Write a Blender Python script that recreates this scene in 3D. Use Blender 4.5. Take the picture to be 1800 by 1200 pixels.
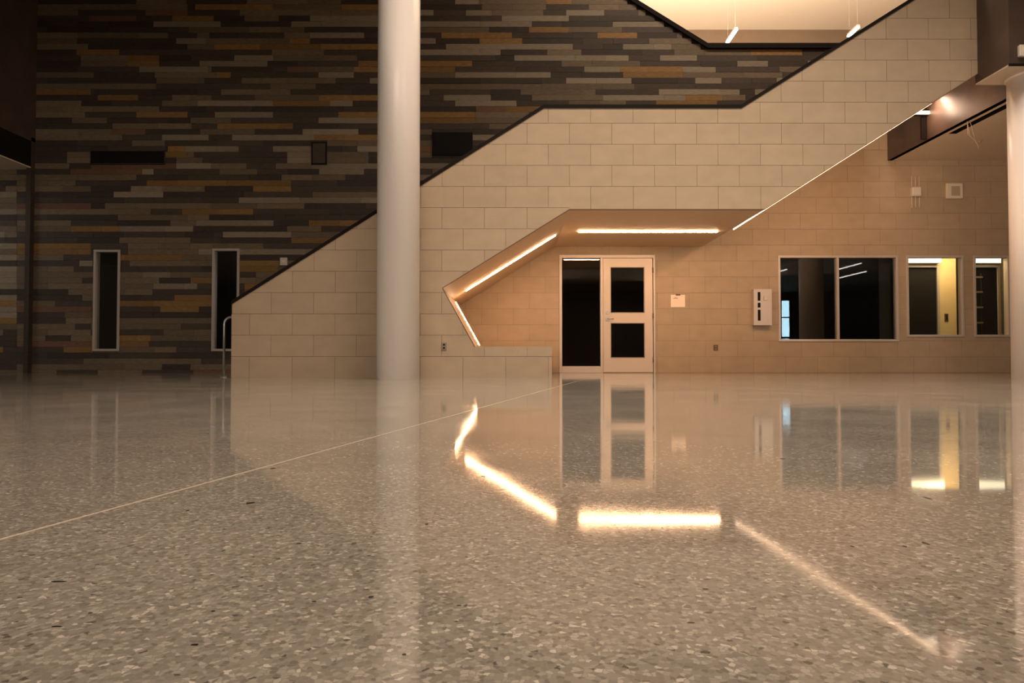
import bpy, bmesh, math, random
from mathutils import Vector, Matrix
random.seed(7)
S = bpy.context.scene
C = S.collection
for o in list(bpy.data.objects):
    bpy.data.objects.remove(o)

# ------------------------------------------------------------------ camera
CAM_H = 0.30
F = 1200.0
PITCH = math.atan(28.0 / F)
cd = bpy.data.cameras.new('camera')
cam = bpy.data.objects.new('camera', cd)
C.objects.link(cam)
cam.location = (0, 0, CAM_H)
cam.rotation_euler = (math.pi / 2 + PITCH, 0, 0)
cd.sensor_width = 36
cd.lens = 36 * F / 1800
cd.clip_start = 0.02
cd.clip_end = 300
S.camera = cam

# ------------------------------------------------------------------ world and large lights
S.view_settings.view_transform = 'Standard'
S.view_settings.look = 'None'
S.view_settings.exposure = 0.0
S.view_settings.gamma = 1.0
S.view_settings.use_curve_mapping = False
W = bpy.data.worlds.new('dusk_sky')
S.world = W
W.use_nodes = True
bg = W.node_tree.nodes['Background']
bg.inputs[0].default_value = (0.50, 0.76, 0.90, 1)
bg.inputs[1].default_value = 18


def area(name, loc, size, power, col, target=None, rot=None, spread=180):
    l = bpy.data.lights.new(name, 'AREA')
    l.shape = 'RECTANGLE'
    l.size, l.size_y = size
    l.energy = power
    l.color = col
    l.spread = math.radians(spread)
    o = bpy.data.objects.new(name, l)
    C.objects.link(o)
    o.location = loc
    if target is not None:
        d = Vector(target) - Vector(loc)
        o.rotation_euler = d.to_track_quat('-Z', 'Y').to_euler()
    elif rot:
        o.rotation_euler = rot
    return o


WARM = (1.0, 0.785, 0.615)
LED = (1.0, 0.58, 0.30)
# area lights without fixtures, added to fill the hall (above and behind the camera)
area('hall_fill_front', (2.4, 5.6, 9.7), (7.5, 3.5), 900, WARM, spread=105)
area('lobby_fill_left', (-1.8, -8.0, 3.3), (6.6, 1.5), 480, WARM, target=(-0.5, 9, 2.2))  # upright panel added as low frontal light
area('lobby_fill_right', (10.0, -8.0, 3.3), (5.0, 1.5), 290, WARM, target=(4.5, 9, 2.2))  # second added upright panel, kept clear of the door glass reflections
area('plank_fill_light', (4.2, 11.3, 9.6), (6.0, 0.6), 270, WARM)  # added over the stair to brighten the planks, not the block face
# added uplight hidden behind the plank wall, brightening the upper floor's ceiling
area('upper_fill_light', (5.0, 14.6, 7.0), (7.0, 0.5), 950, (1.0, 0.80, 0.60), target=(5.5, 16.6, 9.9))


# ------------------------------------------------------------------ pixel -> point helper (photo measured on planes of constant Y)
def P(px, py, Y):
    u = (px - 900.0) / F
    v = (600.0 - py) / F
    c, s = math.cos(PITCH), math.sin(PITCH)
    yy = c - s * v
    zz = s + c * v
    t = Y / yy
    return Vector((u * t, Y, CAM_H + zz * t))


def PXY(p):
    c, s = math.cos(PITCH), math.sin(PITCH)
    z = p[2] - CAM_H
    d = c * p[1] + s * z
    h = -s * p[1] + c * z
    return 900 + F * p[0] / d, 600 - F * h / d


Y1 = 10.0      # front face of the stair wall
Y2 = 13.35     # face of the back wall
CEIL = 10.0

# ------------------------------------------------------------------ materials


def mat(name, col=(0.5, 0.5, 0.5), rough=0.5, metal=0.0, emit=None, estr=0.0, spec=0.5):
    m = bpy.data.materials.new(name)
    m.use_nodes = True
    b = m.node_tree.nodes['Principled BSDF']
    b.inputs['Base Color'].default_value = (*col, 1)
    b.inputs['Roughness'].default_value = rough
    b.inputs['Metallic'].default_value = metal
    b.inputs['Specular IOR Level'].default_value = spec
    if emit:
        b.inputs['Emission Color'].default_value = (*emit, 1)
        b.inputs['Emission Strength'].default_value = estr
    return m


def N(m, t):
    return m.node_tree.nodes.new(t)


def L(m, a, b):
    m.node_tree.links.new(a, b)


def noisy(name, col, rough=0.6, scale=6.0, amt=0.18, per_piece=0.12, stretch=(1, 1, 1), bump=0.0, metal=0.0, spec=0.5):
    """base colour broken up by noise and a small random shift for every piece"""
    m = mat(name, col, rough, metal, spec=spec)
    b = m.node_tree.nodes['Principled BSDF']
    g = N(m, 'ShaderNodeNewGeometry')
    mp = N(m, 'ShaderNodeMapping')
    mp.inputs['Scale'].default_value = stretch
    L(m, g.outputs['Position'], mp.inputs['Vector'])
    n = N(m, 'ShaderNodeTexNoise')
    n.inputs['Scale'].default_value = scale
    n.inputs['Detail'].default_value = 5
    L(m, mp.outputs[0], n.inputs['Vector'])
    oi = N(m, 'ShaderNodeObjectInfo')
    ad = N(m, 'ShaderNodeMath'); ad.operation = 'ADD'
    L(m, g.outputs['Random Per Island'], ad.inputs[0])
    L(m, oi.outputs['Random'], ad.inputs[1])
    fr = N(m, 'ShaderNodeMath'); fr.operation = 'FRACT'
    L(m, ad.outputs[0], fr.inputs[0])
    r1 = N(m, 'ShaderNodeMapRange')
    r1.inputs['To Min'].default_value = 1 - per_piece
    r1.inputs['To Max'].default_value = 1 + per_piece
    L(m, fr.outputs[0], r1.inputs['Value'])
    r2 = N(m, 'ShaderNodeMapRange')
    r2.inputs['From Min'].default_value = 0.3
    r2.inputs['From Max'].default_value = 0.7
    r2.inputs['To Min'].default_value = 1 - amt
    r2.inputs['To Max'].default_value = 1 + amt
    L(m, n.outputs['Fac'], r2.inputs['Value'])
    mu = N(m, 'ShaderNodeMath'); mu.operation = 'MULTIPLY'
    L(m, r1.outputs[0], mu.inputs[0]); L(m, r2.outputs[0], mu.inputs[1])
    vm = N(m, 'ShaderNodeVectorMath'); vm.operation = 'SCALE'
    vm.inputs[0].default_value = col
    L(m, mu.outputs[0], vm.inputs['Scale'])
    L(m, vm.outputs[0], b.inputs['Base Color'])
    if bump:
        bp = N(m, 'ShaderNodeBump')
        bp.inputs['Strength'].default_value = bump
        bp.inputs['Distance'].default_value = 0.004
        L(m, n.outputs['Fac'], bp.inputs['Height'])
        L(m, bp.outputs[0], b.inputs['Normal'])
    return m


def terrazzo():
    m = mat('polished_terrazzo', (0.3, 0.25, 0.19), 0.1)
    b = m.node_tree.nodes['Principled BSDF']
    g = N(m, 'ShaderNodeNewGeometry')
    # wobble the coordinates so the chips are irregular
    nz = N(m, 'ShaderNodeTexNoise'); nz.inputs['Scale'].default_value = 160
    nz.inputs['Detail'].default_value = 2
    L(m, g.outputs['Position'], nz.inputs['Vector'])
    sc = N(m, 'ShaderNodeVectorMath'); sc.operation = 'SCALE'; sc.inputs['Scale'].default_value = 0.007
    L(m, nz.outputs['Color'], sc.inputs[0])
    ad = N(m, 'ShaderNodeVectorMath'); ad.operation = 'ADD'
    L(m, g.outputs['Position'], ad.inputs[0]); L(m, sc.outputs[0], ad.inputs[1])
    v1 = N(m, 'ShaderNodeTexVoronoi'); v1.inputs['Scale'].default_value = 150
    v1.voronoi_dimensions = '2D'
    L(m, ad.outputs[0], v1.inputs['Vector'])
    sep = N(m, 'ShaderNodeSeparateColor')
    L(m, v1.outputs['Color'], sep.inputs[0])
    cr = N(m, 'ShaderNodeValToRGB')
    cr.color_ramp.interpolation = 'CONSTANT'
    stops = [(0.0, (0.085, 0.078, 0.066)), (0.01, (0.142, 0.13, 0.109)), (0.14, (0.176, 0.162, 0.137)), (0.4, (0.208, 0.192, 0.164)), (0.64, (0.248, 0.232, 0.2)), (0.83, (0.298, 0.28, 0.243)), (0.955, (0.4, 0.38, 0.332))]
    e = cr.color_ramp.elements
    e[0].position, e[0].color = stops[0][0], (*stops[0][1], 1)
    e[1].position, e[1].color = stops[1][0], (*stops[1][1], 1)
    for p, c in stops[2:]:
        x = e.new(p); x.color = (*c, 1)
    L(m, sep.outputs[0], cr.inputs[0])
    # cement matrix between the chips
    ve = N(m, 'ShaderNodeTexVoronoi'); ve.feature = 'DISTANCE_TO_EDGE'; ve.voronoi_dimensions = '2D'
    ve.inputs['Scale'].default_value = 150
    L(m, ad.outputs[0], ve.inputs['Vector'])
    mr = N(m, 'ShaderNodeMapRange')
    mr.inputs['From Min'].default_value = 0.02; mr.inputs['From Max'].default_value = 0.13
    L(m, ve.outputs['Distance'], mr.inputs['Value'])
    mx = N(m, 'ShaderNodeMix'); mx.data_type = 'RGBA'
    mx.inputs['A'].default_value = (0.195, 0.182, 0.157, 1)
    L(m, mr.outputs[0], mx.inputs['Factor'])
    L(m, cr.outputs[0], mx.inputs['B'])
    # broad mottling
    nb = N(m, 'ShaderNodeTexNoise'); nb.inputs['Scale'].default_value = 2.2; nb.inputs['Detail'].default_value = 6
    L(m, g.outputs['Position'], nb.inputs['Vector'])
    rb = N(m, 'ShaderNodeMapRange')
    rb.inputs['From Min'].default_value = 0.3; rb.inputs['From Max'].default_value = 0.7
    rb.inputs['To Min'].default_value = 0.9; rb.inputs['To Max'].default_value = 1.12
    L(m, nb.outputs['Fac'], rb.inputs['Value'])
    vm = N(m, 'ShaderNodeVectorMath'); vm.operation = 'SCALE'
    L(m, mx.outputs['Result'], vm.inputs[0]); L(m, rb.outputs[0], vm.inputs['Scale'])
    L(m, vm.outputs[0], b.inputs['Base Color'])
    # gloss with slightly uneven polish
    rr = N(m, 'ShaderNodeMapRange')
    rr.inputs['From Min'].default_value = 0.3; rr.inputs['From Max'].default_value = 0.7
    rr.inputs['To Min'].default_value = 0.04; rr.inputs['To Max'].default_value = 0.085
    L(m, nb.outputs['Fac'], rr.inputs['Value'])
    L(m, rr.outputs[0], b.inputs['Roughness'])
    b.inputs['IOR'].default_value = 1.62
    nw = N(m, 'ShaderNodeTexNoise'); nw.inputs['Scale'].default_value = 0.9; nw.inputs['Detail'].default_value = 3
    L(m, g.outputs['Position'], nw.inputs['Vector'])
    bp = N(m, 'ShaderNodeBump'); bp.inputs['Strength'].default_value = 0.42
    bp.inputs['Distance'].default_value = 0.0035
    L(m, nw.outputs['Fac'], bp.inputs['Height'])
    L(m, bp.outputs[0], b.inputs['Normal'])
    return m


def glass_mat(name, tint=(0.85, 0.9, 0.9), ior=1.85):
    m = bpy.data.materials.new(name)
    m.use_nodes = True
    nt = m.node_tree
    nt.nodes.clear()
    out = nt.nodes.new('ShaderNodeOutputMaterial')
    tr = nt.nodes.new('ShaderNodeBsdfTransparent'); tr.inputs[0].default_value = (*tint, 1)
    gl = nt.nodes.new('ShaderNodeBsdfGlossy'); gl.inputs['Roughness'].default_value = 0.0
    fr = nt.nodes.new('ShaderNodeFresnel'); fr.inputs[0].default_value = ior
    mx = nt.nodes.new('ShaderNodeMixShader')
    L(m, fr.outputs[0], mx.inputs[0]); L(m, tr.outputs[0], mx.inputs[1]); L(m, gl.outputs[0], mx.inputs[2])
    L(m, mx.outputs[0], out.inputs[0])
    return m


M = dict(
    floor=terrazzo(),
    block=noisy('tan_ground_face_block', (0.36, 0.278, 0.19), 0.7, 3.5, 0.06, 0.035, (1, 1, 1.6), 0.15),
    mortar=mat('tan_mortar', (0.22, 0.165, 0.11), 0.9),
    D=noisy('dark_charcoal_plank', (0.0570, 0.0428, 0.0314), 0.6, 9, 0.22, 0.25, (1, 1, 6), spec=0.25),
    M_=noisy('grey_brown_plank', (0.1488, 0.1116, 0.0713), 0.6, 9, 0.2, 0.16, (1, 1, 6), spec=0.25),
    L_=noisy('light_grey_plank', (0.2251, 0.1859, 0.1312), 0.6, 9, 0.15, 0.14, (1, 1, 6), spec=0.25),
    O=noisy('ochre_plank', (0.2103, 0.1205, 0.0427), 0.6, 9, 0.22, 0.18, (1, 1, 6), spec=0.25),
    R=noisy('rust_plank', (0.1473, 0.0806, 0.0496), 0.6, 9, 0.2, 0.15, (1, 1, 6), spec=0.25),
    backing=mat('dark_plank_backing', (0.03, 0.023, 0.017), 0.9),
    cap=mat('dark_bronze_cap', (0.008, 0.005, 0.004), 0.8, 0.0, spec=0.15),
    alu=mat('clear_anodised_aluminium', (0.52, 0.46, 0.40), 0.42, 0.35),
    steel=mat('brushed_steel', (0.55, 0.53, 0.50), 0.3, 0.9),
    soffit=noisy('tan_painted_soffit', (0.50, 0.37, 0.245), 0.55, 4, 0.03, 0.0),
    ceiling=mat('off_white_ceiling', (0.68, 0.57, 0.45), 0.8),
    upper=noisy('upper_hall_block', (0.17, 0.115, 0.072), 0.7, 3, 0.05, 0.0),
    panel=noisy('brown_metal_panel', (0.065, 0.042, 0.031), 0.42, 3, 0.2, 0.0),
    led=mat('linear_lamp_warm', (1, 1, 1), 0.5, emit=(1.0, 0.58, 0.31), estr=82.0),
    leddim=mat('linear_lamp_dim', (1, 1, 1), 0.5, emit=(1.0, 0.66, 0.42), estr=11.0),
    ledroom=mat('linear_lamp_room', (1, 1, 1), 0.5, emit=(1.0, 0.83, 0.55), estr=2.6),
    ledcool=mat('linear_lamp_neutral', (1, 1, 1), 0.5, emit=(1.0, 0.95, 0.86), estr=9.0),
    column=mat('white_column_paint', (0.86, 0.82, 0.79), 0.30, spec=0.6),
    glass=glass_mat('clear_glass'),
    dark=mat('unlit_room_dark', (0.025, 0.022, 0.02), 0.8),  # darkness of the unlit rooms put into the colour
    plaster=noisy('cream_plaster', (0.62, 0.47, 0.24), 0.8, 3, 0.04, 0.0),
    hall=mat('hall_wall_paint', (0.36, 0.29, 0.21), 0.8),
    black=mat('black_metal', (0.006, 0.005, 0.0045), 0.7, spec=0.2),
    white=mat('white_plastic', (0.62, 0.56, 0.48), 0.5),
    paper=mat('white_paper', (0.80, 0.68, 0.56), 0.8),
    grey=mat('grey_plastic', (0.20, 0.16, 0.12), 0.5),
    brownplate=mat('brown_plate', (0.12, 0.06, 0.035), 0.5),
    jointfill=mat('pale_joint_filler', (0.50, 0.44, 0.36), 0.25),
    chip=mat('black_aggregate_chip', (0.015, 0.012, 0.010), 0.25),
    doorpaint=mat('satin_aluminium_door', (0.56, 0.47, 0.38), 0.42, 0.25),
    lite=mat('lite_bead', (0.34, 0.28, 0.22), 0.5, 0.3),
)

# ------------------------------------------------------------------ mesh helpers


def obj(name, bm, mats, parent=None):
    me = bpy.data.meshes.new(name)
    bm.normal_update()
    bm.to_mesh(me)
    bm.free()
    for x in (mats if isinstance(mats, (list, tuple)) else [mats]):
        me.materials.append(x)
    o = bpy.data.objects.new(name, me)
    C.objects.link(o)
    if parent:
        o.parent = parent
        o.matrix_parent_inverse = parent.matrix_basis.inverted()
    return o


def bx(bm, x0, x1, y0, y1, z0, z1, bev=0.0, mi=0):
    vs = [bm.verts.new((x, y, z)) for x in (x0, x1) for y in (y0, y1) for z in (z0, z1)]
    idx = [(0, 1, 3, 2), (4, 6, 7, 5), (0, 4, 5, 1), (2, 3, 7, 6), (0, 2, 6, 4), (1, 5, 7, 3)]
    fs = []
    for f in idx:
        fc = bm.faces.new([vs[i] for i in f])
        fc.material_index = mi
        fs.append(fc)
    if bev:
        es = list({e for f in fs for e in f.edges})
        bmesh.ops.bevel(bm, geom=es, offset=bev, segments=1, affect='EDGES')
    return vs


def box(name, x0, x1, y0, y1, z0, z1, m, parent=None, bev=0.0):
    bm = bmesh.new()
    bx(bm, min(x0, x1), max(x0, x1), min(y0, y1), max(y0, y1), min(z0, z1), max(z0, z1), bev)
    return obj(name, bm, m, parent)


def prism(bm, pts, y0, y1, mi=0):
    """pts: (x, z) polygon, extruded along Y"""
    a = [bm.verts.new((p[0], y0, p[1])) for p in pts]
    b = [bm.verts.new((p[0], y1, p[1])) for p in pts]
    n = len(pts)
    fs = [bm.faces.new(a), bm.faces.new(b[::-1])]
    for i in range(n):
        j = (i + 1) % n
        fs.append(bm.faces.new((a[j], a[i], b[i], b[j])))
    for f in fs:
        f.material_index = mi
    return fs


def fixn(bm):
    bmesh.ops.recalc_face_normals(bm, faces=bm.faces[:])


def tube(bm, pts, r, seg=12, mi=0):
    pts = [Vector(p) for p in pts]
    rings = []
    n = len(pts)
    for i, p in enumerate(pts):
        d = (pts[min(i + 1, n - 1)] - pts[max(i - 1, 0)]).normalized()
        up = Vector((0, 1, 0)) if abs(d.y) < 0.9 else Vector((1, 0, 0))
        a = d.cross(up).normalized(); b = d.cross(a).normalized()
        rings.append([bm.verts.new(p + r * (math.cos(t) * a + math.sin(t) * b))
                      for t in [2 * math.pi * k / seg for k in range(seg)]])
    for i in range(n - 1):
        for k in range(seg):
            f = bm.faces.new((rings[i][k], rings[i][(k + 1) % seg], rings[i + 1][(k + 1) % seg], rings[i + 1][k]))
            f.smooth = True
            f.material_index = mi
    bm.faces.new(rings[0][::-1]); bm.faces.new(rings[-1])
    fixn(bm)


def cyl(bm, x, y, z0, z1, r, seg=48, r2=None, smooth=True):
    r2 = r if r2 is None else r2
    a = [bm.verts.new((x + r * math.cos(2 * math.pi * k / seg), y + r * math.sin(2 * math.pi * k / seg), z0)) for k in range(seg)]
    b = [bm.verts.new((x + r2 * math.cos(2 * math.pi * k / seg), y + r2 * math.sin(2 * math.pi * k / seg), z1)) for k in range(seg)]
    for k in range(seg):
        f = bm.faces.new((a[k], a[(k + 1) % seg], b[(k + 1) % seg], b[k]))
        f.smooth = smooth
    bm.faces.new(a[::-1]); bm.faces.new(b)


def tag(o, label=None, cat=None, group=None, kind=None):
    if label: o['label'] = label
    if cat: o['category'] = cat
    if group: o['group'] = group
    if kind: o['kind'] = kind
    return o


def thing(name, label, cat, loc=(0, 0, 0), group=None):
    o = bpy.data.objects.new(name, None)
    C.objects.link(o)
    o.location = loc
    return tag(o, label, cat, group)


def part(name, bm, m, parent):
    """mesh given in world coordinates, parented to an Empty that may stand anywhere"""
    o = obj(name, bm, m)
    o.parent = parent
    o.location = -Vector(parent.location)
    return o


def pbox(name, x0, x1, y0, y1, z0, z1, m, parent, bev=0.0):
    bm = bmesh.new()
    bx(bm, min(x0, x1), max(x0, x1), min(y0, y1), max(y0, y1), min(z0, z1), max(z0, z1), bev)
    return part(name, bm, m, parent)


def struct(o):
    o['kind'] = 'structure'
    return o


# ================================================================== FLOOR
XL, XR, YB = -16.0, 22.0, -15.0
floor = struct(box('floor', XL, XR, YB, 21.0, -0.2, 0.0, M['floor']))


def ground(px, py):
    u = (px - 900.0) / F
    v = (600.0 - py) / F
    c, s = math.cos(PITCH), math.sin(PITCH)
    yy = c - s * v; zz = s + c * v
    t = -CAM_H / zz
    return Vector((u * t, yy * t, 0))


def ribbon(name, pts, w, m, jitter=0.0):
    bm = bmesh.new()
    top = []
    n = len(pts)
    for i, p in enumerate(pts):
        d = (pts[min(i + 1, n - 1)] - pts[max(i - 1, 0)]).normalized()
        q = Vector((-d.y, d.x, 0)) * (w[i] if isinstance(w, list) else w) * 0.5
        top.append((p + q, p - q))
    for h in range(n - 1):
        a, b = top[h]; c, d = top[h + 1]
        vs = [bm.verts.new(Vector((v.x, v.y, 0.0006))) for v in (a, b, d, c)]
        bm.faces.new(vs)
        vb = [bm.verts.new(Vector((v.x, v.y, -0.004))) for v in (a, b, d, c)]
        for i in range(4):
            j = (i + 1) % 4
            bm.faces.new((vs[i], vs[j], vb[j], vb[i]))
    fixn(bm)
    return obj(name, bm, m, floor)


g0, g1 = ground(0, 948), ground(485, 815)
dj = (g1 - g0).normalized()
ribbon('control_joint', [g0 - dj * 4, g0, g0 + dj * 4, g0 + dj * 10.2], 0.0055, M['jointfill'])
random.seed(3)


def chip(px, py, w, d):
    c = ground(px, py)
    bm = bmesh.new()
    n = 7
    k = 1.0 / (F / c.y)
    pts = []
    for i in range(n):
        a = 2 * math.pi * i / n
        r = random.uniform(0.75, 1.1)
        pts.append((c.x + math.cos(a) * r * w * k * .5, c.y + math.sin(a) * r * d * .5))
    t = [bm.verts.new((p[0], p[1], 0.0004)) for p in pts]
    b = [bm.verts.new((p[0], p[1], -0.003)) for p in pts]
    bm.faces.new(t)
    for i in range(n):
        j = (i + 1) % n
        bm.faces.new((t[j], t[i], b[i], b[j]))
    fixn(bm)
    obj('aggregate_chip', bm, M['chip'], floor)


for (px, py, w, d) in [(1628, 955, 9, .025), (103, 1022, 28, .006), (100, 1101, 20, .004), (652, 1049, 12, .008), (440, 884, 16, .02),
                       (330, 897, 5, .015), (480, 823, 10, .02), (1087, 817, 10, .02), (1376, 806, 10, .02), (807, 1064, 8, .004),
                       (526, 955, 9, .008), (343, 1133, 14, .005), (750, 921, 7, .012), (1215, 1094, 16, .004), (1240, 1146, 20, .005),
                       (1590, 960, 8, .01), (1240, 1035, 12, .004), (552, 1057, 10, .004), (1498, 960, 6, .01), (375, 1074, 8, .004),
                       (1630, 875, 8, .03), (850, 837, 9, .02), (710, 1150, 8, .004)]:
    chip(px, py, w, d)

# ================================================================== STAIR PROFILE (world X,Z on the plane Y1)
H = (P(900, 664, Y1).z - P(900, 214.5, Y1).z) / -12.0      # block course height
BLK = 75.1 / (F / Y1) * 1.0                                # block length


def xz(px, py, Y=Y1):
    p = P(px, py, Y)
    return (p.x, p.z)


tl = xz(408, 531)
t1 = xz(956, 189)
t2 = xz(1303, 189)
sl = (t1[1] - tl[1]) / (t1[0] - tl[0])
XE = xz(1718, 100)[0]          # right end of the stair wall (mezzanine box)
t3 = (XE + 0.4, t2[1] + sl * (XE + 0.4 - t2[0]))
TOP = [tl, t1, t2, t3]
b0 = xz(778, 506)
b1 = xz(1001, 368)
b2 = xz(1345, 368)
b3 = xz(1720, 129)
sb = (b3[1] - b2[1]) / (b3[0] - b2[0])
b4 = (XE + 0.4, b2[1] + sb * (XE + 0.4 - b2[0]))
leg = (xz(835, 609)[0], xz(835, 609)[1])
bend = (xz(970, 609)[0], leg[1])
XBL = xz(408, 600)[0]


def lin(poly, x):
    if x <= poly[0][0]:
        return poly[0][1]
    for (xa, za), (xb, zb) in zip(poly, poly[1:]):
        if x <= xb:
            return za + (zb - za) * (x - xa) / (xb - xa) if xb > xa else zb
    return poly[-1][1]


LOW = [b0, b1, b2, b4]
BEN = [b0, leg, bend]


def mono(x0, x1, z0, z1, lowf, topf, brk):
    """part of a rectangle between two piecewise linear curves, as (x,z) polygon(s)"""
    xs = {x0, x1}
    for b in brk:
        if x0 < b < x1:
            xs.add(b)
    xs = sorted(xs)
    # add crossings
    ys = []
    for a, b in zip(xs, xs[1:]):
        fa = [topf(a + 1e-7), lowf(a + 1e-7)]; fb = [topf(b - 1e-7), lowf(b - 1e-7)]
        for i in range(2):
            for zz in (z0, z1):
                if (fa[i] - zz) * (fb[i] - zz) < 0:
                    ys.append(a + (b - a) * (zz - fa[i]) / (fb[i] - fa[i]))
    xs = sorted(set(xs) | set(ys))
    polys, cur = [], []
    segs = []
    for a, b in zip(xs, xs[1:]):
        if b - a < 1e-4:
            continue
        ta, tb = min(z1, topf(a + 1e-7)), min(z1, topf(b - 1e-7))
        la, lb = max(z0, lowf(a + 1e-7)), max(z0, lowf(b - 1e-7))
        if ta - la < 1e-4 and tb - lb < 1e-4:
            continue
        ta = max(ta, la); tb = max(tb, lb)
        segs.append((a, b, la, lb, ta, tb))
    return segs


def segs_to_mesh(bm, segs, y0, y1):
    """chains of neighbouring strips become one outline"""
    i = 0
    while i < len(segs):
        j = i
        while j + 1 < len(segs) and abs(segs[j + 1][0] - segs[j][1]) < 1e-6 and abs(segs[j + 1][2] - segs[j][3]) < 1e-4 and abs(segs[j + 1][4] - segs[j][5]) < 1e-4:
            j += 1
        ch = segs[i:j + 1]
        low = [(ch[0][0], ch[0][2])] + [(s[1], s[3]) for s in ch]
        top = [(ch[0][0], ch[0][4])] + [(s[1], s[5]) for s in ch]
        poly = low + top[::-1]
        out = []
        for p in poly:
            if not out or (abs(p[0] - out[-1][0]) + abs(p[1] - out[-1][1])) > 1e-4:
                out.append(p)
        if abs(out[0][0] - out[-1][0]) + abs(out[0][1] - out[-1][1]) < 1e-4:
            out.pop()
        if len(out) >= 3:
            prism(bm, out, y0, y1)
        i = j + 1


topf = lambda x: lin(TOP, x)
lowf = lambda x: 0.0 if x < b0[0] else lin(LOW, x)
benf = lambda x: lin(BEN, x)
zero = lambda x: 0.0
BRK = [p[0] for p in TOP + LOW + BEN]

stair = thing('staircase', 'long stair behind a tan block side wall with black cap, rising to the right', 'staircase', (0, 11.7, 0))
THK = 0.22
# core behind the blocks
bm = bmesh.new()
segs = mono(XBL + .002, b0[0] - 1e-4 - .012, 0, 99, zero, topf, BRK)
segs_to_mesh(bm, segs, Y1 + 0.008, Y1 + THK)
segs = mono(b0[0] - .0121, XE, 0, 99, lambda x: lowf(max(x, b0[0] + .0001)) + .012, topf, BRK)
segs_to_mesh(bm, segs, Y1 + 0.008, Y1 + THK)
segs = mono(b0[0] - .0121, bend[0] - .002, 0, 99, zero, lambda x: benf(x) - .012, BRK)
segs_to_mesh(bm, segs, Y1 + 0.008, Y1 + THK)
fixn(bm)
part('wall_core', bm, M['mortar'], stair)
# face blocks
GAP = 0.005
x_odd = P(926.4, 300, Y1).x
x_even = x_odd - BLK / 2
nblk = 0
H = 0.3130
for r in range(0, 26):
    z0, z1 = r * H, (r + 1) * H
    xs = x_odd if r % 2 else x_even
    k0 = int((XBL - xs) / BLK) - 1
    x = xs + k0 * BLK
    while x < XE:
        xa, xb = max(x + GAP / 2, XBL), min(x + BLK - GAP / 2, XE)
        if xb - xa > 0.02:
            if XBL < xa < XBL + .1: xa = XBL
            za, zb = z0 + (GAP / 2 if r else 0), z1 - GAP / 2
            s1, s2, s3 = [], [], []
            if xa < b0[0]:
                s1 = mono(xa, min(xb, b0[0]), za, zb, zero, topf, BRK)
            if xb > b0[0]:
                s2 = mono(max(xa, b0[0]), xb, za, zb, lowf, topf, BRK)
                if xa < bend[0]:
                    s3 = mono(max(xa, b0[0]), min(xb, bend[0]), za, zb, zero, benf, BRK)
            if r == 8 and xb > b1[0]:
                xm_ = max(xa, b1[0])
                s2 = mono(xm_, xb, z0 - .06, zb, lowf, topf, BRK)
                if xa < b1[0]:
                    s4 = mono(max(xa, b0[0]), b1[0], za, zb, lowf, topf, BRK)
                    s1 = s1 + s4
            if r == 7:
                s2 = [q for q in s2 if not (q[0] >= b1[0] - 1e-6 and q[4] - q[2] < .04)]
            ar = sum((s[1] - s[0]) * ((s[4] - s[2]) + (s[5] - s[3])) / 2 for s in s1 + s2 + s3)
            if ar > 0.0008:
                bm = bmesh.new()
                off = random.uniform(0, 0.0012)
                if r != 8 and s1 and s2 and abs(s1[-1][2] - s2[0][2]) < 1e-3:
                    s1 = s1 + s2; s2 = []
                for s in (s1, s2, s3):
                    if s:
                        segs_to_mesh(bm, s, Y1 - off, Y1 + 0.03)
                if len(bm.verts):
                    fixn(bm)
                    part('block', bm, M['block'], stair)
                    nblk += 1
                else:
                    bm.free()
        x += BLK
# end return face blocks of the wall's left end
for r in range(int(tl[1] / H) + 1):
    z0, z1 = r * H + GAP / 2, min((r + 1) * H - GAP / 2, tl[1] - 0.01)
    if z1 - z0 > .02:
        pbox('end_block', XBL - 0.012, XBL + .01, Y1 + .002, Y1 + THK - .002, z0, z1, M['block'], stair)
# cap on top of the wall
bm = bmesh.new()
ch = 0.055
pl = [(XBL - 0.02, tl[1] - 0.12), (XBL - 0.02, tl[1] + .01), (tl[0], tl[1])] + [t1, t2, (XE, t2[1] + sl * (XE - t2[0]))]
capl = [(XBL - 0.012, tl[1] - 0.02), t1, t2, (XE, t2[1] + sl * (XE - t2[0]))]
for (xa, za), (xb, zb) in zip(capl, capl[1:]):
    prism(bm, [(xa, za - .012), (xb, zb - .012), (xb, zb + ch - .012), (xa, za + ch - .012)], Y1 - 0.012, Y1 + THK + 0.01)
prism(bm, [(XBL - .022, tl[1] - .17), (XBL - .006, tl[1] - .17), (XBL - .006, tl[1] + .01), (XBL - .022, tl[1] + .01)], Y1 - .004, Y1 + THK + .01)
fixn(bm)
part('wall_cap', bm, M['cap'], stair)
# soffit panels (underside of the flights), each a slab from the wall face to the back wall
th = 0.12


def soff(name, a, b, nrm, m=M['soffit'], y0=Y1 + 0.031, y1=Y2 - .008):
    bm = bmesh.new()
    n = Vector(nrm) * th
    prism(bm, [a, b, (b[0] + n.x, b[1] + n.y), (a[0] + n.x, a[1] + n.y)], y0, y1)
    fixn(bm)
    return part(name, bm, m, stair)


def perp(a, b, s=1):
    d = Vector((b[0] - a[0], b[1] - a[1])).normalized()
    return Vector((-d.y, d.x)) * s


bE = (XE, b2[1] + sb * (XE - b2[0]))
soff('soffit_panel', b0, b1, perp(b0, b1))
soff('soffit_panel', b1, b2, perp(b1, b2))
soff('soffit_panel', b2, bE, perp(b2, bE))
soff('leg_panel', leg, b0, perp(leg, b0))
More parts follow.
